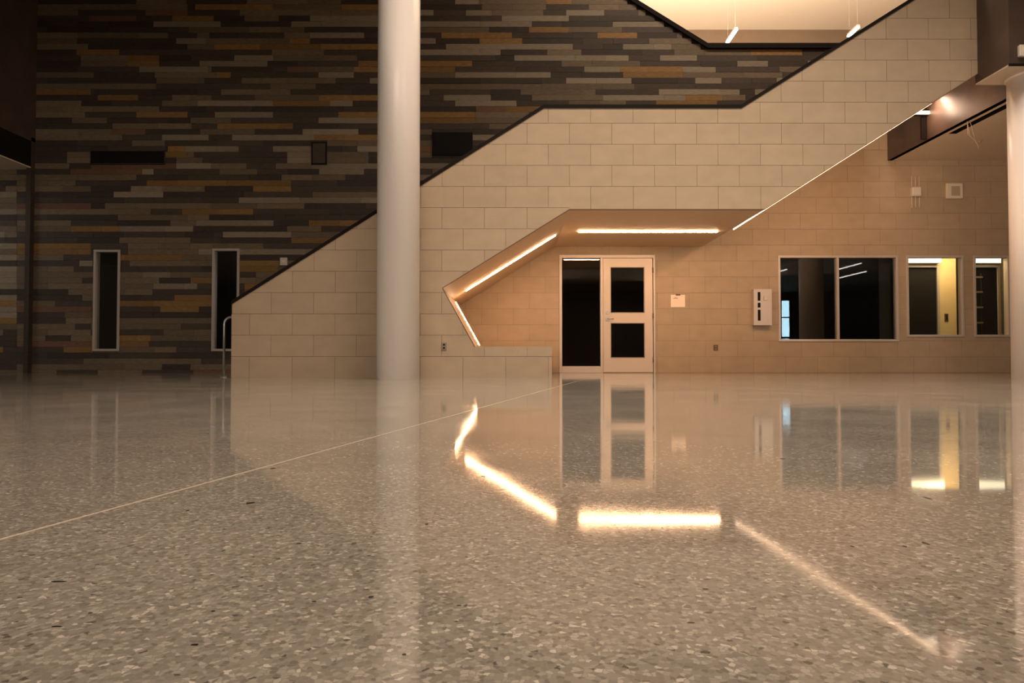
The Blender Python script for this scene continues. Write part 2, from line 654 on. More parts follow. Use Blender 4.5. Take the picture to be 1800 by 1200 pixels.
# thin dark metal edge around the opening
bm = bmesh.new()
for a, b in ((leg, b0), (b0, b1), (b1, b2), (b2, bE)):
    n = perp(a, b) * 0.006; o_ = -perp(a, b) * .003
    prism(bm, [(a[0] + o_.x, a[1] + o_.y), (b[0] + o_.x, b[1] + o_.y), (b[0] + n.x, b[1] + n.y), (a[0] + n.x, a[1] + n.y)], Y1 - 0.004, Y1 + 0.034)
fixn(bm)
part('edge_trim', bm, M['brownplate'], stair)
# solid low bench under the leg, and the closed stair body behind the leg
bm = bmesh.new()
bx(bm, b0[0] + .05, bend[0], Y1 + THK, Y2 - .008, 0, bend[1])
part('bench_body', bm, M['block'], stair)
bm = bmesh.new()
# stepped flight hidden behind the guard wall (treads)
rise, run = 0.17, 0.17 / sl
n1 = int((t1[0] - tl[0]) / run)
for i in range(n1):
    xa = tl[0] + 0.15 + i * run
    zt = rise * (i + 1)
    bx(bm, xa, xa + run + .02, Y1 + THK + .01, Y2 - .03, zt - rise, zt)
zl = rise * n1
bx(bm, tl[0] + .15 + n1 * run, t2[0], Y1 + THK + .01, Y2 - .03, zl - .15, zl)
for i in range(14):
    xa = t2[0] + i * run
    if xa + run > XE: break
    zt = zl + rise * (i + 1)
    bx(bm, xa, xa + run + .02, Y1 + THK + .01, Y2 - .03, zt - rise, zt)
part('steps', bm, M['hall'], stair)

# under-stair linear lamps -------------------------------------------------


def strip(label, a2, b2_, Ym, w, inward, m, depth=0.0, proud=0.018, group='linear lamps under the stair'):
    """lamp lying in a soffit plane between two (x,z) points; inward = (x,z) unit normal pointing down/out of the soffit"""
    a, b = Vector(a2), Vector(b2_)
    mid = (a + b) / 2
    t = thing('linear_lamp', label, 'lamp', (mid.x, Ym, mid.y), group)
    n = Vector(inward)
    bm = bmesh.new()
    hh = proud * .4
    q = [a + n * proud, b + n * proud, b + n * hh, a + n * hh]
    prism(bm, [(p.x, p.y) for p in q], Ym - w / 2, Ym + w / 2)
    fixn(bm)
    part('diffuser', bm, m, t)
    bm = bmesh.new()
    q = [a + n * hh, b + n * hh, b + n * .001, a + n * .001]
    prism(bm, [(p.x, p.y) for p in q], Ym - w / 2 - .004, Ym + w / 2 + .004)
    fixn(bm)
    part('housing', bm, M['soffit'], t)
    return t


def online(a, b, px, Ym, steps=40):
    """point on the soffit line (x,z) whose projection at depth Ym has image x = px"""
    lo, hi = -0.2, 1.2
    f = lambda s: PXY((a[0] + (b[0] - a[0]) * s, Ym, a[1] + (b[1] - a[1]) * s))[0] - px
    if f(lo) > f(hi):
        lo, hi = hi, lo
    for _ in range(steps):
        m_ = (lo + hi) / 2
        if f(m_) < 0: lo = m_
        else: hi = m_
    s = (lo + hi) / 2
    return (a[0] + (b[0] - a[0]) * s, a[1] + (b[1] - a[1]) * s)


YM = 11.72
nB = -perp(b0, b1); nC = -perp(b1, b2); nD = -perp(b2, bE); nA = -perp(leg, b0)
strip('long straight glowing lamp in the level soffit above the door', online(b1, b2, 1017, YM), online(b1, b2, 1261, YM), YM, 0.075, nC, M['led'])
strip('glowing lamp in the sloping soffit, slanting up to the right', online(b0, b1, 818, YM), online(b0, b1, 976, YM), YM, 0.06, nB, M['led'])
strip('short glowing lamp on the leaning panel that meets the low bench', online(leg, b0, 800, YM), online(leg, b0, 842, YM), YM, 0.024, nA, M['led'])
strip('long lamp along the edge of the rising upper flight, seen almost edge-on', online(b2, bE, 1288, 11.5), online(b2, bE, 1636, 11.5), 11.5, 0.012, nD, M['leddim'], proud=0.03)

# added light hidden behind the upper flight's lower edge, warming the back wall
wa = area('back_wall_fill_light', (5.3, Y1 + .34, 3.38), (3.6, .06), 68, (1.0, 0.56, 0.30))
ax = Vector((1, 0, sb)).normalized()
zz_ = -Vector((0.0, .86, -.5)); zz_ = (zz_ - ax * zz_.dot(ax)).normalized()
ay_ = zz_.cross(ax)
wa.matrix_world = Matrix.Translation(wa.location) @ Matrix((ax, ay_, zz_)).transposed().to_4x4()
wa.location = (5.3, Y1 + .34, b2[1] + sb * (5.3 - b2[0]) - .06)

# ================================================================== BACK WALL
capy = 80


def xz2(px, py):
    return xz(px, py, Y2)


w1 = xz2(1243, 83)
w0 = (w1[0] - (CEIL - w1[1]) / 0.625, CEIL)
w2 = (8.2, w1[1])
holes = []


def hole(px0, py0, px1, py1):
    a, b = P(px0, py0, Y2), P(px1, py1, Y2)
    h = (min(a.x, b.x), max(a.x, b.x), max(0.0, min(a.z, b.z)), max(a.z, b.z))
    holes.append(h)
    return h


hdoor = hole(983, 448, 1152, 655.5)
hdoor = (hdoor[0], hdoor[1], 0.0, hdoor[3]); holes[-1] = hdoor
hw1 = hole(1367, 449, 1580, 600)
hw2 = hole(1592, 449, 1695, 592)
hw3 = hole(1710, 449, 1776, 592)
hl1 = hole(166, 439, 210, 617)
hl2 = hole(374, 437, 420, 617)
hgr = hole(160, 265, 291, 290)
XWL, XWR = -12.5, 13.5


def wall_cells(x0, x1, z0, z1, hs):
    xs = sorted({x0, x1} | {v for h in hs for v in h[:2] if x0 < v < x1})
    zs = sorted({z0, z1} | {v for h in hs for v in h[2:] if z0 < v < z1})
    out = []
    for a, b in zip(xs, xs[1:]):
        col = None
        for c, d in zip(zs, zs[1:]):
            mx_, mz = (a + b) / 2, (c + d) / 2
            solid = not any(h[0] < mx_ < h[1] and h[2] < mz < h[3] for h in hs)
            if solid:
                if col and abs(col[3] - c) < 1e-9:
                    col = (a, b, col[2], d)
                else:
                    if col: out.append(col)
                    col = (a, b, c, d)
            else:
                if col: out.append(col)
                col = None
        if col: out.append(col)
    return out


bm = bmesh.new()
for (a, b, c, d) in wall_cells(XWL, XWR, 0, w1[1] - .02, [h for h in holes if h is not hgr]):
    bx(bm, a, b, Y2 + 0.012, Y2 + 0.22, c, d)
prism(bm, [(XWL, w1[1] - .02), (w1[0], w1[1] - .02), (w0[0], CEIL), (XWL, CEIL)], Y2 + 0.012, Y2 + 0.22)
fixn(bm)
backw = struct(obj('wall_back', bm, M['backing']))
box('mortar_bed', -1.6, XWR - .01, Y2 + .004, Y2 + .0115, 0, .01, M['mortar'], backw)
bm = bmesh.new()
XB0 = -1.45     # the block cladding starts behind the stair
for (a, b, c, d) in wall_cells(XB0, XWR - .01, 0, 5.3, holes):
    bx(bm, a, b, Y2 + .004, Y2 + .0118, c, d)
obj('block_backing', bm, M['mortar'], backw)
# cap on the plank wall's top edge
bm = bmesh.new()
cw = [(w0[0], w0[1]), (w1[0], w1[1]), w2]
for (xa, za), (xb, zb) in zip(cw, cw[1:]):
    prism(bm, [(xa, za - .03), (xb, zb - .03), (xb, zb + .065), (xa, za + .065)], Y2 - 0.05, Y2 + .26)
fixn(bm)
obj('wall_cap', bm, M['cap'], backw)

# blocks of the back wall
LOWB = [(-1.45, 0.62), b0, b1, b2, b4]


def rect_minus(r, hs):
    rs = [r]
    for h in hs:
        nr = []
        for (a, b, c, d) in rs:
            if h[1] <= a or h[0] >= b or h[3] <= c or h[2] >= d:
                nr.append((a, b, c, d)); continue
            if h[0] > a: nr.append((a, h[0], c, d))
            if h[1] < b: nr.append((h[1], b, c, d))
            a2, b2_ = max(a, h[0]), min(b, h[1])
            if h[2] > c: nr.append((a2, b2_, c, h[2]))
            if h[3] < d: nr.append((a2, b2_, h[3], d))
        rs = nr
    return [r for r in rs if r[1] - r[0] > .004 and r[3] - r[2] > .004]


nb2 = 0
random.seed(11)
bxo = P(1043, 500, Y2).x
for r in range(0, 17):
    z0, z1 = r * H, (r + 1) * H
    x = XB0 - ((XB0 - bxo) % BLK) - (BLK / 2 if r % 2 else 0)
    while x < 10.2:
        xa, xb = max(x + GAP / 2, XB0), min(x + BLK - GAP / 2, 10.2)
        za, zb = z0 + GAP / 2, z1 - GAP / 2
        xm = (xa + xb) / 2
        top = 99.0
        if xb < b2[0] + .05 or True:
            # hidden inside the stair body: skip
            lim = lin([b0, b1, b2, b4], xb) if xb > b0[0] else 1.0
            if xb < XE and za > lim + 0.05:
                x += BLK; continue
        if xm > 7.6 and za > 4.2:
            x += BLK; continue
        if xa < xz2(968, 600)[0] - 0.35 and zb < 0.46 and xb < bend[0] - .3:
            pass
        if xb - xa > .03:
            rs = rect_minus((xa, xb, za, zb), holes)
            if rs:
                bm = bmesh.new()
                off = random.uniform(0, .0012)
                for (a, b, c, d) in rs:
                    bx(bm, a, b, Y2 - off, Y2 + .012, c, d)
                obj('block', bm, M['block'], backw)
                nb2 += 1
        x += BLK

# ---------------------------------------------------------------- coloured planks
RAW = {
    # right of the tall column (image x 738..1480): y of the course, then runs "x_end code"
    'R': """5|800D 842L 960M 1005O 1120M
15|847D 960M 1035D 1120M
25|762L 819D 865L 955M 995D 1062L 1122D 1160M
35|882D 1000L 1170D
45|935L 1077D 1180L
55|860M 930D 1000O 1093M 1190D 1240M
65|776D 900O 1050D 1120O 1190D 1240M
76|766L 843D 918O 1141D 1245M
86|784D 1007L 1095D 1180L 1243M 1330D 1390O 1460M
96|880L 962D 1022M 1185D 1320M 1410O 1450D
106|904D 1105L 1160D 1225L 1440D
116|830O 987D 1125M 1296D 1350L 1420D
126|800O 1027D 1090L 1200O 1258L 1370D 1410M
136|800M 968L 1095D 1200O 1375M
146|995D 1110L 1222D 1268L 1365D
156|1115M 1350D
166|755M 915D 1047M 1158D 1300L
176|780D 863L 935D 1060M 1205L 1270O 1310M
186|800D 908L 1000D 1100M
196|837D 890R 960O
207|835O 930M
217|860D 940M
227|760M 900D
237|760D 870L
247|760M 870D
257|760O 850D
267|760M 830D
277|830D
288|800L
298|760D 800M
308|760L 800D""",
    # between x 360 and the column
    'M': """3|434D 600M 668D
12|480O 600M 668O
20|422D 668M
27|458M 628D 668O
36|376M 430D 490M 545D 668L
46|512D 668L
54|535M 668D
64|368M 500D 545M 640L 668D
73|510M 545O 668D
83|668O
94|478D 570M 668D
103|412D 480L 628M 668D
113|470L 630D 668O
123|372M 505D 540R 622M 668O
132|406O 560D 622L 668D
145|425D 590M 650D 668L
155|475D 555M 668D
166|511M 668D
175|372M 448D 560M 668O
184|480L 580O 620L 668D
195|668D
205|480L 595D 668O
216|406M 560D 668L
226|382D 515O 668D
236|448M 532D 630L 668D
246|408D 552L 668O
256|575D 668M
266|420L 480D 548L 628D 668L
277|505D 548L 648M 668D
287|433M 485D 548M 668L
298|373D 452M 561D 640L 668D
308|495D 607M 668D
318|500O 615M 668D
325|512O 668D
333|445D 512O 668D
341|550D 668M
350|420D 668L
360|535M 668D
371|445O 668D
382|368M 668D
391|481L 543D 640O
402|505D 565M 640D
413|392D 512L 620M
423|512D 600O
434|463M 600D
444|600L
456|422M 560D
466|490O 540M
475|490O 530M
485|422M 450D 520M
496|450M
506|430D""",
    # left, x 60..360
    'L': """2|240D 328M 360D
14|330M 360D
22|138M 256D 270M 330R 360D
31|157D 240R 303D 360O
39|270D 360L
48|360D
60|295M 350D 360L
69|136M 310D 360L
78|155M 330D 360M
87|360M
97|135D 210O 280D 360D
107|142D 225M 280O 360D
119|245D 360L
131|165M 272D 360M
142|275D 360M
151|275M 360D
164|160O 360D
173|172D 243O 303D 360M
183|143M 285D 360M
192|280M 360D
202|150M 240D 330O 360D
211|127D 188M 335D 360M
220|198D 360M
230|195M 256R 360D
240|215M 285D 360L
250|232D 290M 360D
260|295D 340O 360M
270|118D 160M 291D 330O 360M
279|118D 160M 310D 360M
288|122M 160D 310R 360L
297|124D 250R 270L 360D
308|240M 360D
316|120D 255M 360O
324|133M 258D 360O
333|160M 230D 285L 360M
342|200D 287L 360D
350|360D
358|160R 185D 360M
367|113D 185M 225D 360R
377|265M 320D 360O
387|207D 360M
396|125M 300D 360M
407|125M 210O 340L 360D
417|360D
426|210D 335M 360D
437|160O 225D 360M
450|112M 165D 320O 360M
460|140D 163L 228D 360M
470|130M 165D 355D
480|165M 250M 300L 360M
490|145M 165D 280M 335D 408O
500|160M 270M 347L 408D
511|120D 165M 268M 408D
521|145D 165M 307D 408O
532|97M 162D 408O
542|162R 282D 350O 408D
552|114D 162M 408D
562|116D 162M 408M
573|132M 160D 318M 408D
583|160M 288D 408M
593|80M 125D 160M 265O 408M
604|160R 262O 408D
614|112D 165O 310M 408D
624|408D
635|147D 354M 408D
645|285M 335D 408M
652|100M 172D 250M 340D 408R""",
}
DATA = {}
for k, t in RAW.items():
    rows = []
    for ln in t.strip().splitlines():
        y, r = ln.strip().split('|')
        rows.append((float(y), [(float(q[:-1]), q[-1]) for q in r.split()]))
    DATA[k] = rows


def code_runs(py):
    """runs (x0, x1, code) along the course whose image height is py"""
    out = []
    sh = ((int(py) * 37) % 71) - 35
    spans = {'L': (30, 410 if py > 486 else 360 + sh), 'M': (360 + sh, 668), 'R': (738, 1500)}
    for k in ('L', 'M', 'R'):
        s0, s1 = spans[k]
        best = min(DATA[k], key=lambda r: abs(r[0] - py))
        if abs(best[0] - py) > 8:
            continue
        x = s0
        for xe, c in best[1]:
            if k == 'L' and xe == 360: xe += sh
            if k == 'L' and xe > s1: xe = s1
            if xe > x:
                out.append((x, xe, c)); x = xe
    return out


PITCHR = 649.4 / 89.9 / 64
Zb = P(900, 650.0, Y2).z
code_m = {'D': M['D'], 'M': M['M_'], 'L': M['L_'], 'O': M['O'], 'R': M['R']}
planks = []
random.seed(21)
WSTAIR = [(x, z - 0.75) for x, z in TOP]
r = -1
while True:
    z0 = Zb + r * PITCHR
    z1 = z0 + PITCHR
    r += 1
    z0 = max(z0, 0.0)
    if z0 > CEIL: break
    z1 = min(z1, CEIL)
    zc = (z0 + z1) / 2
    _, py = PXY((0, Y2, zc))
    runs = code_runs(py)
    # convert into world runs and fill the gaps at random
    wr = []
    for a, b, c in runs:
        wr.append((P(a, py, Y2).x, P(b, py, Y2).x, c))
    full = []
    x = XWL
    xend = 7.3
    for a, b, c in wr + [(xend, xend, None)]:
        while x < a - 0.02:
            ln = min(random.choice((0.3, .45, .6, .6, .75, .9, 1.2)), a - x)
            if a - x - ln < .15: ln = a - x
            full.append((x, x + ln, random.choices('DMLOR', (46, 27, 12, 10, 5))[0]))
            x += ln
        if c:
            a = max(a, x)
            if b > a:
                full.append((a, b, c)); x = b
    for a, b, c in full:
        # split long runs into planks
        x = a
        while x < b - 1e-4:
            ln = random.choice((0.6, .9, 1.2, 1.2))
            if b - x - ln < .25: ln = b - x
            xb = min(b, x + ln)
            za, zb = z0, z1
            # clip against the profile of the wall top
            if zb > w1[1] - 0.03:
                lim = w1[0] - (zb - w1[1] + 0.03) / 0.625 if True else 0
                if x >= lim:
                    break
                xb2 = min(xb, lim + .02)
            else:
                xb2 = xb
            xm = (x + xb2) / 2
            st = -1.0 if xb2 < tl[0] - .05 else lin(WSTAIR, xb2)
            stz = lin(TOP, xb2) - 0.75 if xb2 >= tl[0] else -1
            if zb > stz:
                for (q0, q1, q2, q3) in rect_minus((x + .0015, xb2 - .0015, za + .0012, zb - .0012), holes):
                    if q1 - q0 > .02:
                        planks.append((q0, q1, q2, q3, c))
            x = xb


def vis(p):
    xa, ya = PXY((p[0], Y2, p[2])); xb, yb = PXY((p[1], Y2, p[3]))
    xa, xb = max(xa, 0), min(xb, 1800)
    ya_, yb_ = min(ya, 1200), max(yb, 0)
    if xb <= xa or ya_ <= yb_:
        return 0
    a = (xb - xa) * (ya_ - yb_)
    xm = (xa + xb) / 2
    zs = lin(TOP, P(xm, 0, Y1).x)
    if P(xm, 0, Y1).x > tl[0] and PXY((0, Y1, zs))[1] < yb_:
        return 0
    if 664 < xm < 738: a *= .1
    return a


planks.sort(key=vis, reverse=True)
mesh_cache = {}


def unit_plank(c):
    if c not in mesh_cache:
        bm = bmesh.new()
        bx(bm, 0, 1, 0, 1, 0, 1)
        me = bpy.data.meshes.new('plank')
        bm.to_mesh(me); bm.free()
        me.materials.append(code_m[c])
        mesh_cache[c] = me
    return mesh_cache[c]


random.seed(5)
for (a, b, c, d, k) in planks[:300]:
    o = bpy.data.objects.new('plank', unit_plank(k))
    C.objects.link(o)
    o.parent = backw
    off = random.uniform(0, .006)
    o.location = (a, Y2 - .004 - off, c)
    o.scale = (b - a, .02 + off, d - c)
bm = bmesh.new()
order = 'DMLOR'
for (a, b, c, d, k) in planks[300:]:
    off = random.uniform(0, .006)
    bx(bm, a, b, Y2 - .004 - off, Y2 + .014, c, d, mi=order.index(k))
o = obj('plank_cladding', bm, [code_m[k] for k in order], backw)
o['kind'] = 'stuff'
print('blocks', nblk, nb2, 'planks', len(planks))

# dark grille, plates on the plank wall ---------------------------------------------------------
a, b = P(160, 265, Y2), P(291, 289, Y2)
t = thing('slot_grille', 'long black slot grille high on the dark plank wall', 'vent', (a.x, Y2, b.z))
pbox('back_plate', a.x, b.x, Y2 - .018, Y2 - .011, b.z, a.z, M['black'], t)
bm = bmesh.new()
bx(bm, a.x, b.x, Y2 - .03, Y2 - .01, a.z - .012, a.z); bx(bm, a.x, b.x, Y2 - .03, Y2 - .01, b.z, b.z + .012)
bx(bm, a.x, a.x + .012, Y2 - .03, Y2 - .01, b.z, a.z); bx(bm, b.x - .012, b.x, Y2 - .03, Y2 - .01, b.z, a.z)
part('frame', bm, M['D'], t)
for i in range(5):
    z = b.z + (a.z - b.z) * (i + 1) / 6
    pbox('louver', a.x + .012, b.x - .012, Y2 - .026, Y2 - .012, z - .008, z + .004, M['black'], t)
for (q, lab, nm, cat, hinge) in (((548, 250, 575, 290), 'small dark square plate on the plank wall, left of the white column', 'wall_plate', 'plate', 0),
                          ((760, 233, 831, 274), 'large black rectangular panel on the plank wall, right of the white column', 'wall_panel', 'panel', 1)):
    a, b = P(q[0], q[1], Y2), P(q[2], q[3], Y2)
    t = thing(nm, lab, cat, (a.x, Y2, b.z))
    pbox('frame', a.x, b.x, Y2 - .03, Y2 - .010, b.z, a.z, M['black'], t, .004)
    pbox('face', a.x + .03, b.x - .03, Y2 - .034, Y2 - .028, b.z + .03, a.z - .03, M['black'] if hinge else M['D'], t)
a, b = P(493, 453, Y2), P(505.5, 466.5, Y2)
t = thing('wall_switch', 'small white switch plate on the plank wall just above the stair cap', 'switch', (a.x, Y2, b.z))
pbox('plate', a.x, b.x, Y2 - .032, Y2 - .010, b.z, a.z, M['white'], t, .003)
pbox('toggle', a.x + .04, b.x - .04, Y2 - .04, Y2 - .03, b.z + .05, a.z - .05, M['paper'], t)

# ================================================================== WINDOWS


def frame_window(name, h, fw, y0, y1, m, mull=(), glass=True, sill=None):
    t = bpy.data.objects.new(name, None)
    C.objects.link(t)
    t.location = ((h[0] + h[1]) / 2, y0, h[2])
    t['kind'] = 'structure'
    for nm, q in (('sill_bar', (h[0], h[1], h[2], h[2] + (sill or fw))), ('head_bar', (h[0], h[1], h[3] - fw, h[3])),
                  ('jamb', (h[0], h[0] + fw, h[2] + (sill or fw), h[3] - fw)), ('jamb', (h[1] - fw, h[1], h[2] + (sill or fw), h[3] - fw))):
        pbox(nm, q[0], q[1], y0, y1, q[2], q[3], m, t, .003)
    xs = [h[0] + fw]
    for mx_ in mull:
        pbox('mullion', mx_ - fw / 2, mx_ + fw / 2, y0 + .004, y1, h[2] + (sill or fw), h[3] - fw, m, t, .002)
        xs += [mx_ - fw / 2, mx_ + fw / 2]
    xs.append(h[1] - fw)
    for i in range(0, len(xs), 2):
        bm = bmesh.new()
        y = (y0 + y1) / 2
        v = [bm.verts.new(p) for p in ((xs[i], y, h[2] + (sill or fw)), (xs[i + 1], y, h[2] + (sill or fw)), (xs[i + 1], y, h[3] - fw), (xs[i], y, h[3] - fw))]
        bm.faces.new(v)
        part('pane', bm, M['glass'], t)
    return t


frame_window('window_1', hw1, 0.045, Y2 - .02, Y2 + .10, M['alu'], [P(1472.5, 500, Y2).x])
frame_window('window_2', hw2, 0.045, Y2 - .02, Y2 + .10, M['alu'])
frame_window('window_3', hw3, 0.045, Y2 - .02, Y2 + .10, M['alu'])
frame_window('window_4', hl1, 0.045, Y2 - .03, Y2 + .12, M['alu'])
frame_window('window_5', hl2, 0.045, Y2 - .03, Y2 + .12, M['alu'])

# rooms behind the back wall
box('wall_room_floor_guard', 0, .1, 20.9, 21, 0, .1, M['dark']) if False else None
YR = Y2 + .22
XP = P(1577, 500, YR).x       # partition between the dark room and the lit room
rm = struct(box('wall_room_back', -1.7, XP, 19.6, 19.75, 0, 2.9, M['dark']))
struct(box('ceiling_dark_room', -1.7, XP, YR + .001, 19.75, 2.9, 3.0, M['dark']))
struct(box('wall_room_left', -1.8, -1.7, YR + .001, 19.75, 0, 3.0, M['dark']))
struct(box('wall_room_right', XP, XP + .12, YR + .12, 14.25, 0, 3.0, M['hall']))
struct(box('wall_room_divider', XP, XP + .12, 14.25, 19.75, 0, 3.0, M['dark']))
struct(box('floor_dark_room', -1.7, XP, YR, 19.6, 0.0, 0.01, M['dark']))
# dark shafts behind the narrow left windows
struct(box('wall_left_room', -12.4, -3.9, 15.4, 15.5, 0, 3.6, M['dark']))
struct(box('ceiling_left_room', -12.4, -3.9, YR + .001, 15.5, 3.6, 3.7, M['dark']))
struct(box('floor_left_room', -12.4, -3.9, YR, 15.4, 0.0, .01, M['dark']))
# lit room
YQ = 14.75
XQ = XP + .12
XRR = 11.4
struct(box('ceiling_lit_room', XQ, XRR, YR + .001, YQ + .1, 2.72, 2.8, M['plaster']))
struct(box('wall_lit_room_right', XRR, XRR + .1, YR + .001, YQ + .1, 0, 2.8, M['plaster']))


def at(px, Y): return P(px, 500, Y).x


d1 = (at(1575, YQ), at(1650, YQ), 0.02, P(1600, 466, YQ).z)
d2 = (at(1706, YQ), at(1757, YQ), 0.02, P(1700, 466, YQ).z)
bm = bmesh.new()
for (a, b, c, d) in wall_cells(XQ, XRR, 0, 2.72, [d1, d2]):
    bx(bm, a, b, YQ, YQ + .1, c, d)
struct(obj('wall_lit_room', bm, M['plaster']))
for i, d in enumerate((d1, d2)):
    nm = ('door_2', 'door_3')[i]
    t = bpy.data.objects.new(nm, None); C.objects.link(t); t.location = ((d[0] + d[1]) / 2, YQ, 0); t['kind'] = 'structure'
    fw = .05
    pbox('head_bar', d[0], d[1], YQ - .03, YQ + .06, d[3] - fw, d[3], M['alu'], t)
    pbox('jamb', d[0], d[0] + fw, YQ - .03, YQ + .06, 0.02, d[3] - fw, M['alu'], t)
    pbox('jamb', d[1] - fw, d[1], YQ - .03, YQ + .06, 0.02, d[3] - fw, M['alu'], t)
    pbox('door_leaf', d[0] + fw, d[1] - fw, YQ + .01, YQ + .05, 0.02, d[3] - fw, M['black'], t)
# lamps in the lit room
for (p0, p1, lab) in ((1590, 1655, 'bright linear lamp seen at the top of the middle right window'), (1700, 1763, 'bright linear lamp seen at the top of the rightmost window')):
    Yl = YQ - .14
    a, b = P(p0, 450, Yl), P(p1, 461, Yl)
    t = thing('room_lamp', lab, 'lamp', ((a.x + b.x) / 2, Yl, a.z), 'linear lamps in the lit room')
    pbox('diffuser', a.x, b.x, Yl, Yl + .06, b.z, a.z, M['ledroom'], t)
    pbox('housing', a.x - .01, b.x + .01, Yl + .06, YQ - .002, b.z - .01, a.z + .03, M['white'], t)
area('lit_room_light', (at(1668, 14.3), 14.2, 2.66), (0.9, .5), 42, (1.0, 0.68, 0.34))
# outlet in the lit room
Yo = YQ - .001
a, b = P(1660, 551, Yo), P(1667, 565, Yo)
t = thing('wall_outlet', 'small brown outlet on the bright cream wall inside the lit room', 'outlet', (a.x, Yo, b.z))
pbox('plate', a.x, b.x, Yo - .008, Yo, b.z, a.z, M['brownplate'], t, .002)
pbox('socket', a.x + .025, b.x - .025, Yo - .012, Yo - .007, b.z + .03, a.z - .03, M['black'], t)
# shelf rack seen in the rightmost window
Ys = YQ - .3
t = thing('wall_rack', 'small rack with pale rungs seen low in the rightmost window', 'rack', (at(1708, Ys), Ys, 0))
xa, xb = at(1706, Ys), at(1727, Ys)
for sx in (xa, xb - .02):
    pbox('upright', sx, sx + .02, Ys, Ys + .03, 0, P(0, 480, Ys).z, M['black'], t)
for y in (487, 513, 540, 567):
    z = P(1700, y, Ys).z
    pbox('rung', xa, xb, Ys - .012, Ys, z - .018, z + .018, M['grey'], t)

# ================================================================== DOOR WITH SIDELIGHT (door_1)
t = bpy.data.objects.new('door_1', None); C.objects.link(t)
t.location = ((hdoor[0] + hdoor[1]) / 2, Y2, 0); t['kind'] = 'structure'
fx0, fx1, fz = hdoor[0], hdoor[1], hdoor[3]
X = lambda px: P(px, 560, Y2).x
Z = lambda py: P(1060, py, Y2).z
yf0, yf1 = Y2 - .02, Y2 + .12
pbox('jamb', fx0, X(988), yf0, yf1, 0, fz, M['alu'], t, .003)
pbox('jamb', X(1148.5), fx1, yf0, yf1, 0, fz, M['alu'], t, .003)
pbox('head_bar', X(988), X(1148.5), yf0, yf1, Z(453.5), fz, M['alu'], t, .003)
pbox('mullion', X(1055.5), X(1060), yf0, yf1, 0, Z(453.5), M['alu'], t, .003)
pbox('sill_bar', X(988), X(1055.5), yf0, yf1, 0, Z(643.5), M['alu'], t, .003)
bm = bmesh.new()
v = [bm.verts.new(q) for q in ((X(988), Y2 + .05, Z(643.5)), (X(1055.5), Y2 + .05, Z(643.5)), (X(1055.5), Y2 + .05, Z(453.5)), (X(988), Y2 + .05, Z(453.5)))]
bm.faces.new(v)
part('pane', bm, M['glass'], t)
# leaf with two lites
lx0, lx1, lz0, lz1 = X(1060.5), X(1147.5), 0.012, Z(454)
lt = (X(1074), X(1132.5), Z(549), Z(470))
lb = (X(1074), X(1132.5), Z(628), Z(568))
bm = bmesh.new()
for (a, b, c, d) in wall_cells(lx0, lx1, lz0, lz1, [lt, lb]):
    bx(bm, a, b, Y2 + .005, Y2 + .05, c, d)
leaf = part('door_leaf', bm, M['doorpaint'], t)


def sub(name, bm, m, parent, root):
    o = obj(name, bm, m)
    o.parent = parent
    return o


def sbox(name, x0, x1, y0, y1, z0, z1, m, parent, bev=0.0):
    bm = bmesh.new()
    bx(bm, min(x0, x1), max(x0, x1), min(y0, y1), max(y0, y1), min(z0, z1), max(z0, z1), bev)
    return obj_child(name, bm, m, parent)


def obj_child(name, bm, m, parent):
    # parent mesh is in world coordinates shifted by its own Empty: same local frame, no offset needed
    o = obj(name, bm, m)
    o.parent = parent
    return o


for q in (lt, lb):
    bm = bmesh.new()
    w = .012
    bx(bm, q[0] - w, q[1] + w, Y2 - .002, Y2 + .01, q[3] - .002, q[3] + w); bx(bm, q[0] - w, q[1] + w, Y2 - .002, Y2 + .01, q[2] - w, q[2] + .002)
    bx(bm, q[0] - w, q[0] + .002, Y2 - .002, Y2 + .01, q[2], q[3]); bx(bm, q[1] - .002, q[1] + w, Y2 - .002, Y2 + .01, q[2], q[3])
    obj_child('lite_frame', bm, M['lite'], leaf)
    bm = bmesh.new()
    v = [bm.verts.new(p) for p in ((q[0], Y2 + .03, q[2]), (q[1], Y2 + .03, q[2]), (q[1], Y2 + .03, q[3]), (q[0], Y2 + .03, q[3]))]
    bm.faces.new(v)
    obj_child('lite_pane', bm, M['glass'], leaf)
# lever, deadbolt, hinges, bottom shadow gap
bm = bmesh.new()
hx, hz = X(1068), Z(560.5)
bx(bm, hx - .035, hx + .03, Y2 - .008, Y2 + .006, hz - .04, hz + .04, .004)
tube(bm, [(hx, Y2, hz), (hx, Y2 - .05, hz), (hx + .02, Y2 - .055, hz), (hx + .11, Y2 - .055, hz)], .010, 10)
obj_child('lever_handle', bm, M['steel'], leaf)
bm = bmesh.new()
z = Z(550)
bx(bm, hx - .03, hx + .03, Y2 - .008, Y2 + .006, z - .028, z + .028, .004)
tube(bm, [(hx, Y2, z), (hx, Y2 - .02, z)], .014, 12)
obj_child('deadbolt', bm, M['steel'], leaf)
for y in (475, 555, 632):
    z = Z(y)
    bm = bmesh.new()
    tube(bm, [(lx1 + .003, Y2 - .024, z - .05), (lx1 + .003, Y2 - .024, z + .05)], .011, 10)
    obj_child('hinge', bm, M['brownplate'], leaf)

